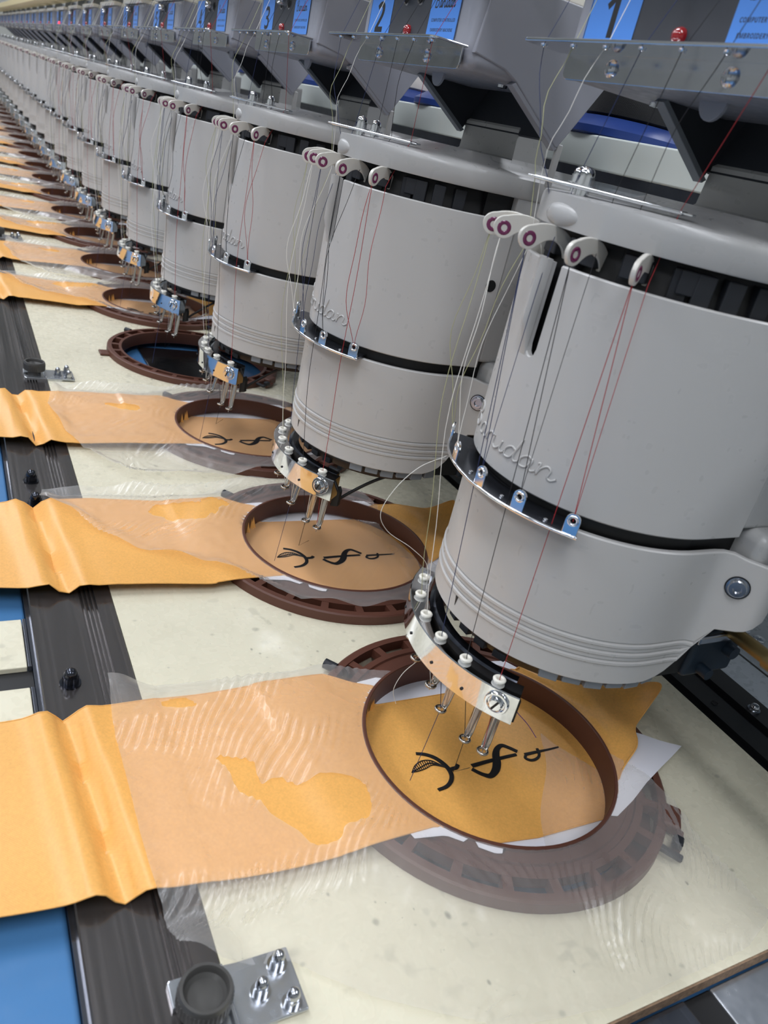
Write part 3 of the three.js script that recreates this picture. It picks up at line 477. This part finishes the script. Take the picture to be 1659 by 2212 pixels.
const HG = {
  lower: ready(wall(lowerPath, p => p.z < 0 ? pw(lowRise, p.z) : 103.5, p => p.z < -26 ? 183.5 : 184.4, 3.2, rows)),
  upper: ready(wall(upperPath, () => 192, p => p.slot ? 258 - Math.sqrt(Math.max(0, 1 - Math.pow((angOf(p) - SLOT_C) / SLOT_W, 2))) * 5 : 296.5, 3)),
  slotLip: ready([loft(Array.from({ length: 15 }, (_, i) => { const y = lerp(252, 297.5, i / 14), k = Math.min(1, i / 5), w = 9 * k; return [[-3.6, -0.2], [-3.6, 2.2 * k], [-3.9, 4.4 * k], [-5.4, 5.6 * k], [-7.6, 5 * k], [-10.5, 2.6 * k], [-15.5, 0.05], [-15.5, -0.5]].map(([da, o]) => { const [x, , z] = at(75 + o, SLOT_L + 3.4 + da * 0.78, 0); return [x, y, z]; }); }), { crease: 50 })]),
  core: ready([ringArc([[0, 92], [0, 311], [64, 311], [69, 290], [69, 100], [62, 92]], 92, -92, 36, { crease: 25 }), box(-69, 69, 100, 311, -60, 0)]),
  innards: [...[52, 44, 25, 2, -18, -40, 62, 74].map((a, i) => { const g = box(-4, 4, 288, 309, 0, 6, 0.8); g.translate(0, 0, 66 - (i % 3) * 2); g.rotateY(rad(a)); return g; }), ...[28, 8, -14, 48].map(a => { const g = box(-6, 6, 299, 309, 0, 5, 0.8); g.translate(0, 0, 66.5); g.rotateY(rad(a)); return g; })].map(g => ready(g)),
  rear: ready([box(-74.5, 74.5, 196, 311, -140, -25, 3), box(-86, 86, 158, 197, -56, -32, 6, 3), box(-70, 70, 140, 197, -140, -40, 4), box(-74.4, 74.4, 290, 312, -60, -22, 1)]),
  // cap over the levers: same plan, sloping up towards the neck
  cap: ready((() => {
    const path = casingPath(75.5, -120, false), ring = (o, y, zk = 1) => path.map(p => [p.x + p.nx * o, y, p.z < -16 ? p.z : p.z + p.nz * 0]);
    const sc = (k, y, zs) => path.map(p => [p.x * k, y, p.z > 0 ? p.z * zs : p.z]);
    return loft([ring(-9, 311.4), ring(-0.8, 311.4), ring(0, 312.4), ring(0, 321), ring(-0.8, 323.6), ring(-3, 325), sc(0.62, 327, 0.55), sc(0.52, 331.5, 0.2), sc(0.5, 333, 0.05)], { crease: 40, flip: true });
  })()),
  blister: ready([loft([[0, 1], [0.35, 0.94], [0.7, 0.7], [0.92, 0.35], [1, 0]].map(([h, k]) => Array.from({ length: 20 }, (_, i) => { const a = i / 20 * 2 * Math.PI, [x, , z] = at(74.9 + h * 2.6, -8 + 11 * k * Math.cos(a), 0); return [x, 316.5 + 5 * k * Math.sin(a), z]; })), { crease: 80, flip: true })]),
  neck: ready([loft([[324, 50, -20], [329, 42, -31], [334, 37, -34.5], [353, 35.5, -35], [354.5, 34, -36.5]].map(([y, w, z]) => [[-w, y, z], [w, y, z], [w, y, -62], [-w, y, -62]]), { crease: 20, flip: true })]),
  posts: [ready(box(80.2, 82.8, 322, 349, -39.5, -34.6, 0.8))],
  // chrome thread guide ring in the gap
  guideRing: ready([ringArc([[70, 185.2], [70, 186.8], [87.4, 186.8], [87.4, 185.2]], 41, -46, 40, { flip: false })]),
  guideRim: ready([tube(arc(87.6, 41.5, -46, 40).map(p => [p.x, 186, p.z]), 0.95, 8)]),
  tab: a => { const g = extrude([[-3.6, 0], [3.6, 0], [3.6, 8.2], ...Array.from({ length: 9 }, (_, i) => [3.6 * Math.cos(i / 8 * Math.PI), 8.2 + 3.6 * Math.sin(i / 8 * Math.PI)]), [-3.6, 8.2]], 0.9, 0.25, [circle(0, 8.2, 1.7, 16)]); g.translate(0, 185.5, 86.6); const e = torus([0, 193.7, 87.6], [0, 0, 1], 2.1, 0.75, 8, 20); for (const q of [g, e]) q.rotateY(rad(a)); return [g, e]; },
  pin: a => [lathe([[0, 0], [1.2, 0], [1.1, 0.8], [0, 1.2]], at(83, a, 186.8), [0, 1, 0], 12)],
  // needle ring at the foot of the head
  ring: ready([ringArc([[75.8, 90], [86.4, 90], [87, 89.4], [87, 72.6], [86.4, 72], [84.8, 72], [84.8, 88.2], [75.8, 88.2]], 42.5, -52, 48, { flip: true }), ringArc([[74, 73], [87, 73], [87, 89.5], [74, 89.5]], 42.5, 30, 6, { flip: true })]),
  rail: ready([ringArc([[66, 84], [73.4, 84], [73.8, 86], [71, 88.6], [66, 88.6]], 39, -52, 40, { flip: true })]),
  eyelet: ready(lathe([[1.5, 0], [2.8, 0], [2.8, 0.6], [3.5, 0.9], [3.7, 1.7], [3.1, 2.4], [2.0, 2.4], [1.4, 1.7], [1.4, 0]], [0, 0, 0], [0, 1, 0], 22, 60)),
  screw: (() => { const g = lathe([[0, -1], [6.8, -1], [6.8, 0.8], [6.2, 1.7], [5.2, 1.7], [4.6, 0.9], [4.1, 0.9], [3.9, 2.6], [3.1, 3.3], [0, 3.4]], [0, 0, 0], [0, 0, 1], 28); return ready(g); })(),
  slot: ready((() => { const g = box(-0.6, 0.6, -3, 3, 3.0, 3.65); g.rotateZ(rad(-25)); return g; })()),
  dot: ready(lathe([[0, 0], [0.9, 0], [0.9, 0.7], [0, 0.8]], [0, 0, 0], [0, 0, 1], 12)),
  teeth: [50, 60, 70, 80, 90, 100].map((a, i) => { const g = box(-5, 5, 97 + (i % 2), 105, 0, 6, 0.6); g.translate(0, 0, 65.5); g.rotateY(rad(a)); return ready(g); }),
  tooth2: [26, 14, 2, -10].map(a => { const g = box(-4, 4, 92, 104, 0, 5, 0.6); g.translate(0, 0, 61); g.rotateY(rad(a)); return ready(g); }),
  foot: y => ready([torus([0, y, 79.5], [0, 1, 0], 2.7, 0.95, 8, 22), ...[-1.9, 1.9].map(x => tube([[x * 0.75, y + 0.2, 77.3], [x, y + 4, 76.2], [x, 75, 72]], 0.7, 6)), loft([[y + 1, 76.9, 1.4], [y + 4, 76.2, 2], [75, 72, 2.2]].map(([h, r, w]) => [[-w, h, r + 0.4], [w, h, r + 0.4], [w, h, r - 0.4], [-w, h, r - 0.4]]), { crease: 20 }), box(-2.6, 2.6, 67, 75, 70.8, 74.4, 0.5)]),
  clampScrew: ready([lathe([[0, 0], [2.6, 0], [2.6, 1.2], [2, 1.8], [0, 1.8]], [0, 69.5, 74.2], [0, 0, 1], 18)]),
  needle: y => ready([cyl([0, y, 79.5], [0, 1, 0], 74 - y, 0.28, 0.55, 8)]),
  knife: ready([extrude([[0, 0], [6, 2], [6, 14], [4, 18], [0, 16]], 4, 0.6)].map(g => { g.translate(-3, 60, 66); g.rotateY(rad(41)); return g; })),
  wire: ready([tube(curve([at(60, 78, 96), at(58, 66, 88), at(58, 54, 78), at(64, 42, 66), at(68, 38, 60)], 24), 1.3, 6)]),
  lever: ready((() => {
    const c = new THREE.Shape(); c.moveTo(91.8, 302.4); c.bezierCurveTo(93.6, 306, 91, 309, 87, 309.6); c.bezierCurveTo(80, 312.6, 70, 312, 64, 305); c.bezierCurveTo(59, 299, 58, 293, 58, 286); c.lineTo(64.5, 286); c.bezierCurveTo(65, 298, 68, 304.6, 75, 305.4); c.bezierCurveTo(80, 305.2, 82, 302.4, 84.2, 300.6); c.bezierCurveTo(87.5, 298.4, 90.6, 299.6, 91.8, 302.4);
    const g = new THREE.ExtrudeGeometry(c, { depth: 1.4, bevelEnabled: true, bevelSize: 0.4, bevelThickness: 0.4, bevelSegments: 2, curveSegments: 10 }); g.translate(0, 0, -0.7); g.rotateY(-Math.PI / 2); return g; })()),
  leverEye: ready([torus([0, 304, 87.6], [1, 0, 0], 2.45, 1.5, 12, 26)]),
  strip: ready((() => { const a = [-41, 329, 73.7], b = [33.5, 329, 40], d = new THREE.Vector3(b[0] - a[0], 0, b[2] - a[2]), l = d.length(), g = [box(-l / 2 + 4, l / 2 - 4, -0.9, 0.9, -4, 4, 0.85), box(-l / 2, -l / 2 + 8, -0.5, 0.5, -2.6, 2.6, 0.3), box(l / 2 - 8, l / 2, -0.5, 0.5, -2.6, 2.6, 0.3)]; for (const q of g) { q.rotateY(-Math.atan2(d.z, d.x)); q.translate((a[0] + b[0]) / 2, 329, (a[2] + b[2]) / 2); } return g; })()),
  stud: ready([cyl([0, 322, 0], [0, 1, 0], 9, 3.4, 3.4, 18), ...acorn([0, 329.6, 0], 3.9, 8.5)]),
  mark: ready((() => { const g = extrude([[-1.1, 3.2], [1.1, 3.2], [0, -2.6]], 0.3); g.translate(0, 112, 74.95); return g; })()),
  lettering: ready((() => { // raised script, bent round the cover
    const h = 12.5, k = 17.4, arcLen = SCRIPT.width * k, out = [];
    for (const s of SCRIPT.strokes) { const pts = s.map(([u, v]) => { const t = (u * k - arcLen / 2) / 75 * 180 / Math.PI - 5; return at(75.1, t, 202.5 + v * h - (u / SCRIPT.width) * 0); }); out.push(tube(pts, 0.62, 6)); }
    return out; })()),
  lugScrew: ready([lathe([[0, 0], [5.6, 0], [5.6, 0.5], [4.7, 0.5], [4.7, 2.2], [4.1, 2.8], [2.3, 2.8], [1.9, 1.4], [0, 1.4]], [0, 0, 0], [0, 0, 1], 28)]),
  plug: ready(lathe([[0, 0], [4.2, 0], [4, 0.5], [0, 0.6]], [75, 252, -18], [1, 0, 0], 20)),
  lugWasher: ready([lathe([[4.6, 0], [6.2, 0], [6.2, 0.45], [4.6, 0.45]], [0, 0, 0], [0, 0, 1], 24)]),
  drive: ready([box(22, 72, 98, 128, -78, -38, 3), cyl([60, 100, -36], [0, 0, 1], 8, 3.4), cyl([72, 104, -50], [1, 0, 0], 7, 3.4), cyl([70, 116, -66], [1, 0, 0], 8, 4)]),
  driveBand: ready([box(30, 73.5, 122, 127, -79, -37, 1)]),
};
function place(g, geoReady, name, mat, a, r, y) { const m = part(name, geoReady, mat, g); const p = at(r, a, y); m.position.set(p[0] * S, p[1] * S, p[2] * S); m.rotation.y = rad(a); return m; }
const footY = [42.5, 43.5, 50, 58, 60, 61], footA = [36, 27.6, 13, 4, -12, -26];
const feet = footY.map(y => HG.foot(y)), needles = footY.map(y => HG.needle(y - 4));
const tabGeo = tabAngles.map(a => ready(HG.tab(a))), pinGeo = [30, 12, -7, -27].map(a => ready(HG.pin(a)));
for (let n = 0; n < HEADS; n++) {
  const near = n < 8, g = thing('embroidery_unit', [X0 - n * PITCH, 0, Z0], `grey round-fronted embroidery head beneath the tension box numbered ${CARD[n]}`, 'embroidery head', 'embroidery heads in a row');
  part('lower_cover', HG.lower, M.cover, g);
  const up = part('upper_cover', HG.upper, M.cover, g);
  part('slot_lip', HG.slotLip, M.cover, up);
  part('inner_body', HG.core, M.black, g, 'black inner body'); part('rear_casing', HG.rear, M.arm, g);
  part('top_cap', HG.cap, M.arm, g); part('neck', HG.neck, M.arm, g); for (const q of HG.posts) part('support_post', q, M.arm, g);
  { const q = part('guide_ring', HG.guideRing, M.ringSteel, g, 'dark steel thread guide ring'); part('rim', HG.guideRim, M.chrome, q, 'bright rim'); }
  const ring = part('needle_ring', HG.ring, M.chrome, g, 'polished chrome needle ring');
  part('inner_rail', HG.rail, M.darkSteel, ring);
  part('guide_bar', HG.strip, M.chrome, g);
  for (const [x, z] of [[-17.7, 59.9], [-62, 27.1]]) { const m = part('guide_stud', HG.stud, M.chrome, g); m.position.set(x * S, 0, z * S); }
  for (const t of tabGeo) part('thread_tab', t, M.chrome, g);
  leverAngles.forEach((a, i) => { const l = place(g, HG.lever, 'take_up_lever', M.lever, a, leverOut[i], 0); part('eyelet', HG.leverEye, M.purple, l, 'purple eyelet'); });
  footA.forEach((a, i) => { if (near || i < 4) { const f = place(g, feet[i], 'presser_foot', M.nickel, a, 0, 0); part('needle', needles[i], M.steel, f); if (near) part('clamp_screw', HG.clampScrew, M.chrome, f); } });
  const sc = place(g, HG.screw, 'ring_screw', M.chrome, 35.6, 87, 82); part('screw_slot', HG.slot, M.black, sc);
  if (!near) continue;
  part('lettering', HG.lettering, M.cover, up, 'raised script lettering');
  part('plug', HG.plug, M.black, g); part('index_mark', HG.mark, M.black, g, 'small black triangle mark');
  HG.innards.forEach(q => part('mechanism_block', q, M.mechanism, g)); part('blister', HG.blister, M.arm, g);
  needleAngles.forEach(a => place(ring, HG.eyelet, 'ceramic_eyelet', M.ceramic, a, 80.6, 90));
  for (const a of [22, 6, -12, -30]) place(ring, HG.dot, 'grub_screw', M.mechanism, a, 86.9, 78);
  for (const t of pinGeo) part('guide_pin', t, M.chrome, g);
  for (const t of [...HG.teeth]) part('gear_tooth', t, M.gear, g); for (const t of HG.tooth2) part('needle_holder', t, M.mechanism, g);
  part('thread_knife', HG.knife, M.black, g); if (n) part('catcher_wire', HG.wire, M.black, g);
  for (const s of [1, -1]) { const w = part('lug_washer', HG.lugWasher, M.black, g); const m = part('lug_screw', HG.lugScrew, M.steel, g); for (const q of [w, m]) { q.position.set(s * 84 * S, 168 * S, -28.6 * S); q.rotation.y = s * rad(38); } }
  part('drive_block', HG.drive, M.blueBlack, g, 'blue-black drive block under the lug'); part('drive_band', HG.driveBand, M.steel, g);
}
solo('drive_shaft', [cyl([400, 128, -88], [-1, 0, 0], 400 - ROW_END - 100, 4.3, 4.3, 20), cyl([92, 128, -88], [1, 0, 0], 14, 6.8, 6.8, 6), cyl([84, 128, -88], [1, 0, 0], 9, 5.8, 5.8, 20)], M.brass, 'worn brass drive shaft running behind the heads', 'shaft');

// ---------------------------------------------------------------- tension boxes above the heads
const TG = {
  body: ready([box(-79, 83, 375, 424, -40, 45, 6, 3)]),
  side: [83, -42].map(x => ready([extrude([[44, 384], [40, 424], [-62, 424], [-62, 392], [-43, 361], [-34, 346.5], [-32, 346.5], [10, 375.5], [20, 380]].map(([z, y]) => [z, y]), 3.4, 0.8)].map(g => { g.rotateY(-Math.PI / 2); g.translate(x + (x > 0 ? 0 : 3.4), 0, 0); return g; }))),
  rims: [83, -36].map(x => ready([extrude([[10, 375.5], [12.5, 373.6], [-32, 344.2], [-34.5, 346]], 6, 0.4)].map(q => { q.rotateY(-Math.PI / 2); q.translate(x, 0, 0); return q; }))),
  back: ready(loft([[82, 0], [-38, 0]].map(([x]) => [[-36, 349], [-44, 362], [-61, 391], [-61, 423], [-58.5, 423], [-58.5, 391.6], [-42, 363], [-34.5, 350]].map(([z, y]) => [x, y, z])), { crease: 20 })),
  cap: ready([box(-74, 78, 424, 431, -30, 47, 2)]),
  guide: ready([cyl([0, 431, 20], [0, 1, 0], 15, 8, 6, 14)]),
  panel: ready(box(-33, 22, 388, 421, 44.6, 45.5)),
  hole: ready(lathe([[0, 0.1], [4.4, 0.1], [5, 0.8], [5.6, 0.1]], [0, 0, 0], [0, 0, 1], 22)),
  knob: ready(lathe([[0, 0], [3.6, 0], [3.6, 5], [2.8, 6.5], [0, 7]], [0, 0, 0], [0, 0, 1], 20)),
  lamp: ready(lathe([[0, 0], [3.5, 0], [3.5, 1.8], [2.5, 3.6], [0, 4.4]], [-3.5, 394, 45], [0, 0, 1], 20, 50)),
  plate: ready((() => { const o = [[-80, 0], [80, 0], ...Array.from({ length: 7 }, (_, i) => [76 + 4 * Math.cos(i / 6 * Math.PI / 2), 20.5 + 4 * Math.sin(i / 6 * Math.PI / 2)]), ...Array.from({ length: 7 }, (_, i) => [-76 + 4 * Math.cos(Math.PI / 2 + i / 6 * Math.PI / 2), 20.5 + 4 * Math.sin(Math.PI / 2 + i / 6 * Math.PI / 2)])]; const g = extrude(o, 0.8, 0.3, Array.from({ length: 7 }, (_, k) => circle(-73 + 23 * k, 16, 1.6, 12))); g.rotateX(Math.PI / 2); g.translate(0, 386.4, 47); return g; })()),
  flange: ready((() => { const o = [[-74, 0.8], [-74, -8], ...Array.from({ length: 7 }, (_, i) => [-70 + 4 * Math.cos(Math.PI + i / 6 * Math.PI / 2), -8 + 4 * Math.sin(Math.PI + i / 6 * Math.PI / 2)]), ...Array.from({ length: 7 }, (_, i) => [70 + 4 * Math.cos(-Math.PI / 2 + i / 6 * Math.PI / 2), -8 + 4 * Math.sin(-Math.PI / 2 + i / 6 * Math.PI / 2)]), [74, 0.8]]; const g = extrude(o, 0.8, 0.35); g.translate(0, 386, 46); return g; })()),
  pin: ready(lathe([[0.9, 0], [1.9, 0], [1.6, -0.9], [0.9, -1.1]], [0, 385.6, 63], [0, 1, 0], 14)),
  screw: ready([lathe([[0, 0], [4, 0], [3.8, 1.2], [2.4, 2.4], [0, 2.8]], [0, 0, 0], [0, 0, 1], 22), box(-2.4, 2.4, -0.45, 0.45, 2, 2.9), box(-0.45, 0.45, -2.4, 2.4, 2, 2.9)]),
  unders: [[-60, -6], [48, -4]].map(([x, z]) => ready(lathe([[0, 0], [3.4, 0], [3.2, -1.6], [0, -2]], [x, 375, z], [0, 1, 0], 16))),
  lobe: ready([extrude(Array.from({ length: 13 }, (_, i) => [8 * Math.cos(Math.PI + i / 12 * Math.PI), 4 - 0 + 9 * Math.sin(Math.PI + i / 12 * Math.PI)]), 1.5, 0.3)].map(g => { g.translate(2, 372, 18); return g; })),
};
const labelPlane = (x0, x1, y0, y1) => { const g = new THREE.PlaneGeometry(x1 - x0, y1 - y0); g.translate((x0 + x1) / 2, (y0 + y1) / 2, 45.7); return ready(g, true); };
const numberGeo = labelPlane(-68, -33, 389.5, 420), logoGeo = labelPlane(22, 59, 389.5, 420);
for (let n = 0; n < HEADS; n++) {
  const near = n < 9, g = thing('tension_box', [X0 - n * PITCH, 0, Z0], n === 9 ? 'grey tension box numbered ten with a glowing red lamp' : `grey tension box numbered ${CARD[n]} above its embroidery head`, 'tension box', 'tension boxes in a row');
  part('body', TG.body, M.housing, g);
  TG.side.forEach((s, i) => part('gusset', s, i ? M.panel : M.housing, g, i ? 'dark side gusset' : undefined)); TG.rims.forEach((q, i) => part('gusset_rim', q, i ? M.gear : M.housing, g));
  part('back_plate', TG.back, M.panel, g, 'dark back plate'); part('cap', TG.cap, M.cap, g, 'cream top cap'); for (const x of [-60, -36, -12, 12, 36, 60]) { const q = part('thread_post', TG.guide, M.gear, g); q.position.x = x * S; }
  part('panel', TG.panel, M.panel, g); part('number_label', numberGeo, numberMat(n + 1), g, `blue label with the black number ${CARD[n]}`); part('logo_label', logoGeo, logoMat, g, 'blue maker label with script lettering');
  part('lamp', TG.lamp, n === 9 ? M.glowRed : M.redLens, g, n === 9 ? 'lit red lamp' : 'red lamp');
  const p = part('guide_plate', TG.plate, M.chrome, g, 'bright folded thread guide plate'); part('flange', TG.flange, M.steel, p);
  for (const x of [-38.5, 32.5]) { const s = part('screw', TG.screw, M.steel, g); s.position.set(x * S, 380 * S, 46.9 * S); }
  if (!near) continue;
  for (const x of [-14, 6]) { const h = part('panel_hole', TG.hole, M.black, g); h.position.set(x * S, 414 * S, 45.4 * S); }
  const k = part('knob', TG.knob, M.steel, g); k.position.set(-10 * S, 415 * S, 45.4 * S);
  for (let i = 0; i < 7; i++) { const m = part('guide_pin', TG.pin, M.chrome, p); m.position.x = (-73 + 23 * i) * S; }
  for (const q of TG.unders) part('bolt', q, M.steel, g); part('lobe', TG.lobe, M.housing, g);
}

// ---------------------------------------------------------------- thread rack behind and above
{
  const t = thing('rack_beam', [0, 0, 0], 'pale beam carrying the thread spools behind the heads', 'beam');
  part('beam', box(ROW_END, 420, 340, 362.5, -200, -122, 1.5), M.beam, t); part('slot_strip', box(ROW_END, 420, 333, 339.9, -196, -124), M.darkSteel, t); part('lower_strip', box(ROW_END, 420, 300, 332.9, -192, -128), M.bed, t);
}
solo('top_rail', [box(ROW_END, 420, 448, 470, -10, 40, 3)], std(0xe3d4a4, 0.5), 'cream rail running above the tension boxes', 'rail');
solo('rear_housing', [box(ROW_END, 420, 120, 300, -620, -230, 3)], M.bed, 'long pale rear housing of the machine', 'machine body');
const spoolGeo = {
  base: ready(lathe([[0, 0], [47, 0], [49, 1.2], [49, 6], [47.5, 7.2], [37, 14], [0, 14]], [0, 0, 0], [0, 1, 0], 40)),
  wound: ready(lathe([[32, 0], [36, 2], [37, 14], [32, 60], [26, 62], [0, 62]], [0, 14, 0], [0, 1, 0], 32)),
};
const spoolInk = [['black', M.cordBlack], ['dark red', std(0x7d1018, 0.7, 0, { bumpMap: weave, bumpScale: 0.0004 })], ['navy', std(0x1d2a66, 0.7, 0, { bumpMap: weave, bumpScale: 0.0004 })], ['white', std(0xe4e2da, 0.7, 0, { bumpMap: weave, bumpScale: 0.0004 })]];
for (let n = 0; n < 10; n++) for (const [k, dx] of [[n === 0 ? 0 : n === 1 ? 1 : 2, -240], [3, -344]]) {
  const [ink, mat] = spoolInk[n === 0 && k === 3 ? 2 : k], t = thing('thread_spool', [dx + (k === 3 ? 0 : 0) - n * PITCH, 362.5, -168], `${ink} thread spool on a blue base between the heads of boxes ${CARD[n]} and ${CARD[n + 1]}`, 'spool', 'spools on the rack beam');
  part('base', spoolGeo.base, M.bluePlastic, t); part('wound_thread', spoolGeo.wound, mat, t);
}

// ---------------------------------------------------------------- threads
const inks = { navy: std(0x1c2a55, 0.6), black: std(0x15151a, 0.6), olive: std(0xb5b68a, 0.6), white: std(0xeeece4, 0.6), red: std(0xa32026, 0.6), violet: std(0x6f3f96, 0.6) };
const world = (n, p) => [p[0] + X0 - n * PITCH, p[1], p[2] + Z0];
const straight = (a, b, k = 6) => Array.from({ length: k }, (_, i) => [0, 1, 2].map(c => lerp(a[c], b[c], i / (k - 1))));
function slack(a, b, out, side, rnd, k = 16) { const w = rnd() * 6; return Array.from({ length: k }, (_, i) => { const t = i / (k - 1), s = Math.sin(t * Math.PI); const l = Math.hypot(a[0] + b[0], a[2] + b[2]) || 1, ex = (a[0] + b[0]) / l, ez = (a[2] + b[2]) / l; const wob = s * out * (1 + 0.3 * Math.sin(t * 9 + w)), sd = s * side * (1 + 0.3 * Math.sin(t * 7 + 2 * w)); return [lerp(a[0], b[0], t) + ex * wob - ez * sd, lerp(a[1], b[1], t) - s * Math.abs(out) * 0.6, lerp(a[2], b[2], t) + ez * wob + ex * sd]; }); }
const needleInk = ['red', 'black', 'navy', 'white', 'olive'], stripAt = [0.93, 0.55, 0.3, 0.08, 0.04], holeAt = [6, 4, 3, 2, 1];
for (let n = 0; n < 9; n++) {
  const rnd = rng(500 + n), near = n < 3;
  needleInk.forEach((ink, i) => {
    const la = leverAngles[i], hole = [-73 + 23 * holeAt[i], 386, 63], st = [lerp(-41, 33.5, stripAt[i]), 330, lerp(73.7, 40, stripAt[i]) + 1], eye = at(88 + leverOut[i], la, 302.5), tab = at(87.6, tabAngles[i], 193.5), ey = at(80.6, needleAngles[i], 93), ft = at(79.5, footA[i], footY[i]);
    const loose = n > 0 || i > 2, l = loose ? 4 + rnd() * 6 : 0, sd = loose ? (rnd() - 0.5) * 12 : 0;
    let pts = [[hole[0] + (i > 2 ? -8 : 10), 446, 40], hole];
    pts = straight(pts[0], hole, 5).concat(i > 2 ? slack(hole, st, 5, -6, rnd, 10).slice(1) : straight(hole, st, 5).slice(1));
    const gap = at(77.6, la + 3, 300); pts.push(gap);
    pts = pts.concat(slack(gap, tab, l * 0.8 + 0.3, sd, rnd).slice(1), slack(tab, eye, l + 0.2, -sd, rnd).slice(1), slack(eye, ey, i > 2 ? 7 : loose && n ? 3 : 0.1, sd * 0.4, rnd).slice(1), straight(ey, ft, 4).slice(1), i === 2 ? [[ft[0] - 2, -7, ft[2] + 4]] : i === 1 ? [[ft[0] + 3, 22, ft[2] + 3], [ft[0] + 9, 30, ft[2] - 2]] : []);
    solo('thread', tube(pts.map(p => world(n, p)), near ? 0.2 : 0.24, 4), inks[ink], `${ink} thread running down over the head of box ${CARD[n]}`, 'thread', `threads of head ${CARD[n]}`);
  });
  for (const [ink, h, s] of [['navy', 0, 0.12], ['black', 5, 0.72]]) { const hole = [-73 + 23 * h, 386, 63], st = [lerp(-41, 33.5, s), 330, lerp(73.7, 40, s) + 1]; solo('thread', tube([...straight([hole[0], 446, 40], hole, 4), ...slack(hole, st, 3, h ? 2 : -3, rnd, 10).slice(1), at(70, h ? 22 : -16, 306)].map(p => world(n, p)), near ? 0.2 : 0.24, 4), inks[ink], `${ink} thread between guide plate and guide bar of box ${CARD[n]}`, 'thread', `threads of head ${CARD[n]}`); }
}
// loose ends by the nearest head
solo('loose_thread', tube(curve([[965, 985], [905, 1010], [850, 1060], [822, 1110], [835, 1145], [890, 1185], [922, 1220], [922, 1272]].map(([u, v], i) => px(u, v, 0, lerp(-60, -56, i / 7))), 50), 0.2, 4), inks.white, 'loose white thread looping beside the head of box one', 'thread');
solo('loose_thread', tube(curve([[905, 1425], [870, 1455], [850, 1490], [855, 1520]].map(([u, v], i) => px(u, v, 1, 60 - i * 12)), 24), 0.2, 4), inks.white, 'short white thread end hanging under the chrome ring', 'thread');
solo('loose_thread', tube(curve([[1100, 1515], [1118, 1540], [1140, 1565], [1158, 1593]].map(([u, v], i) => px(u, v, 1, 70 - i * 14)), 24), 0.25, 4), inks.violet, 'short violet thread end beside the chrome block', 'thread');

renderer.render(scene, camera);
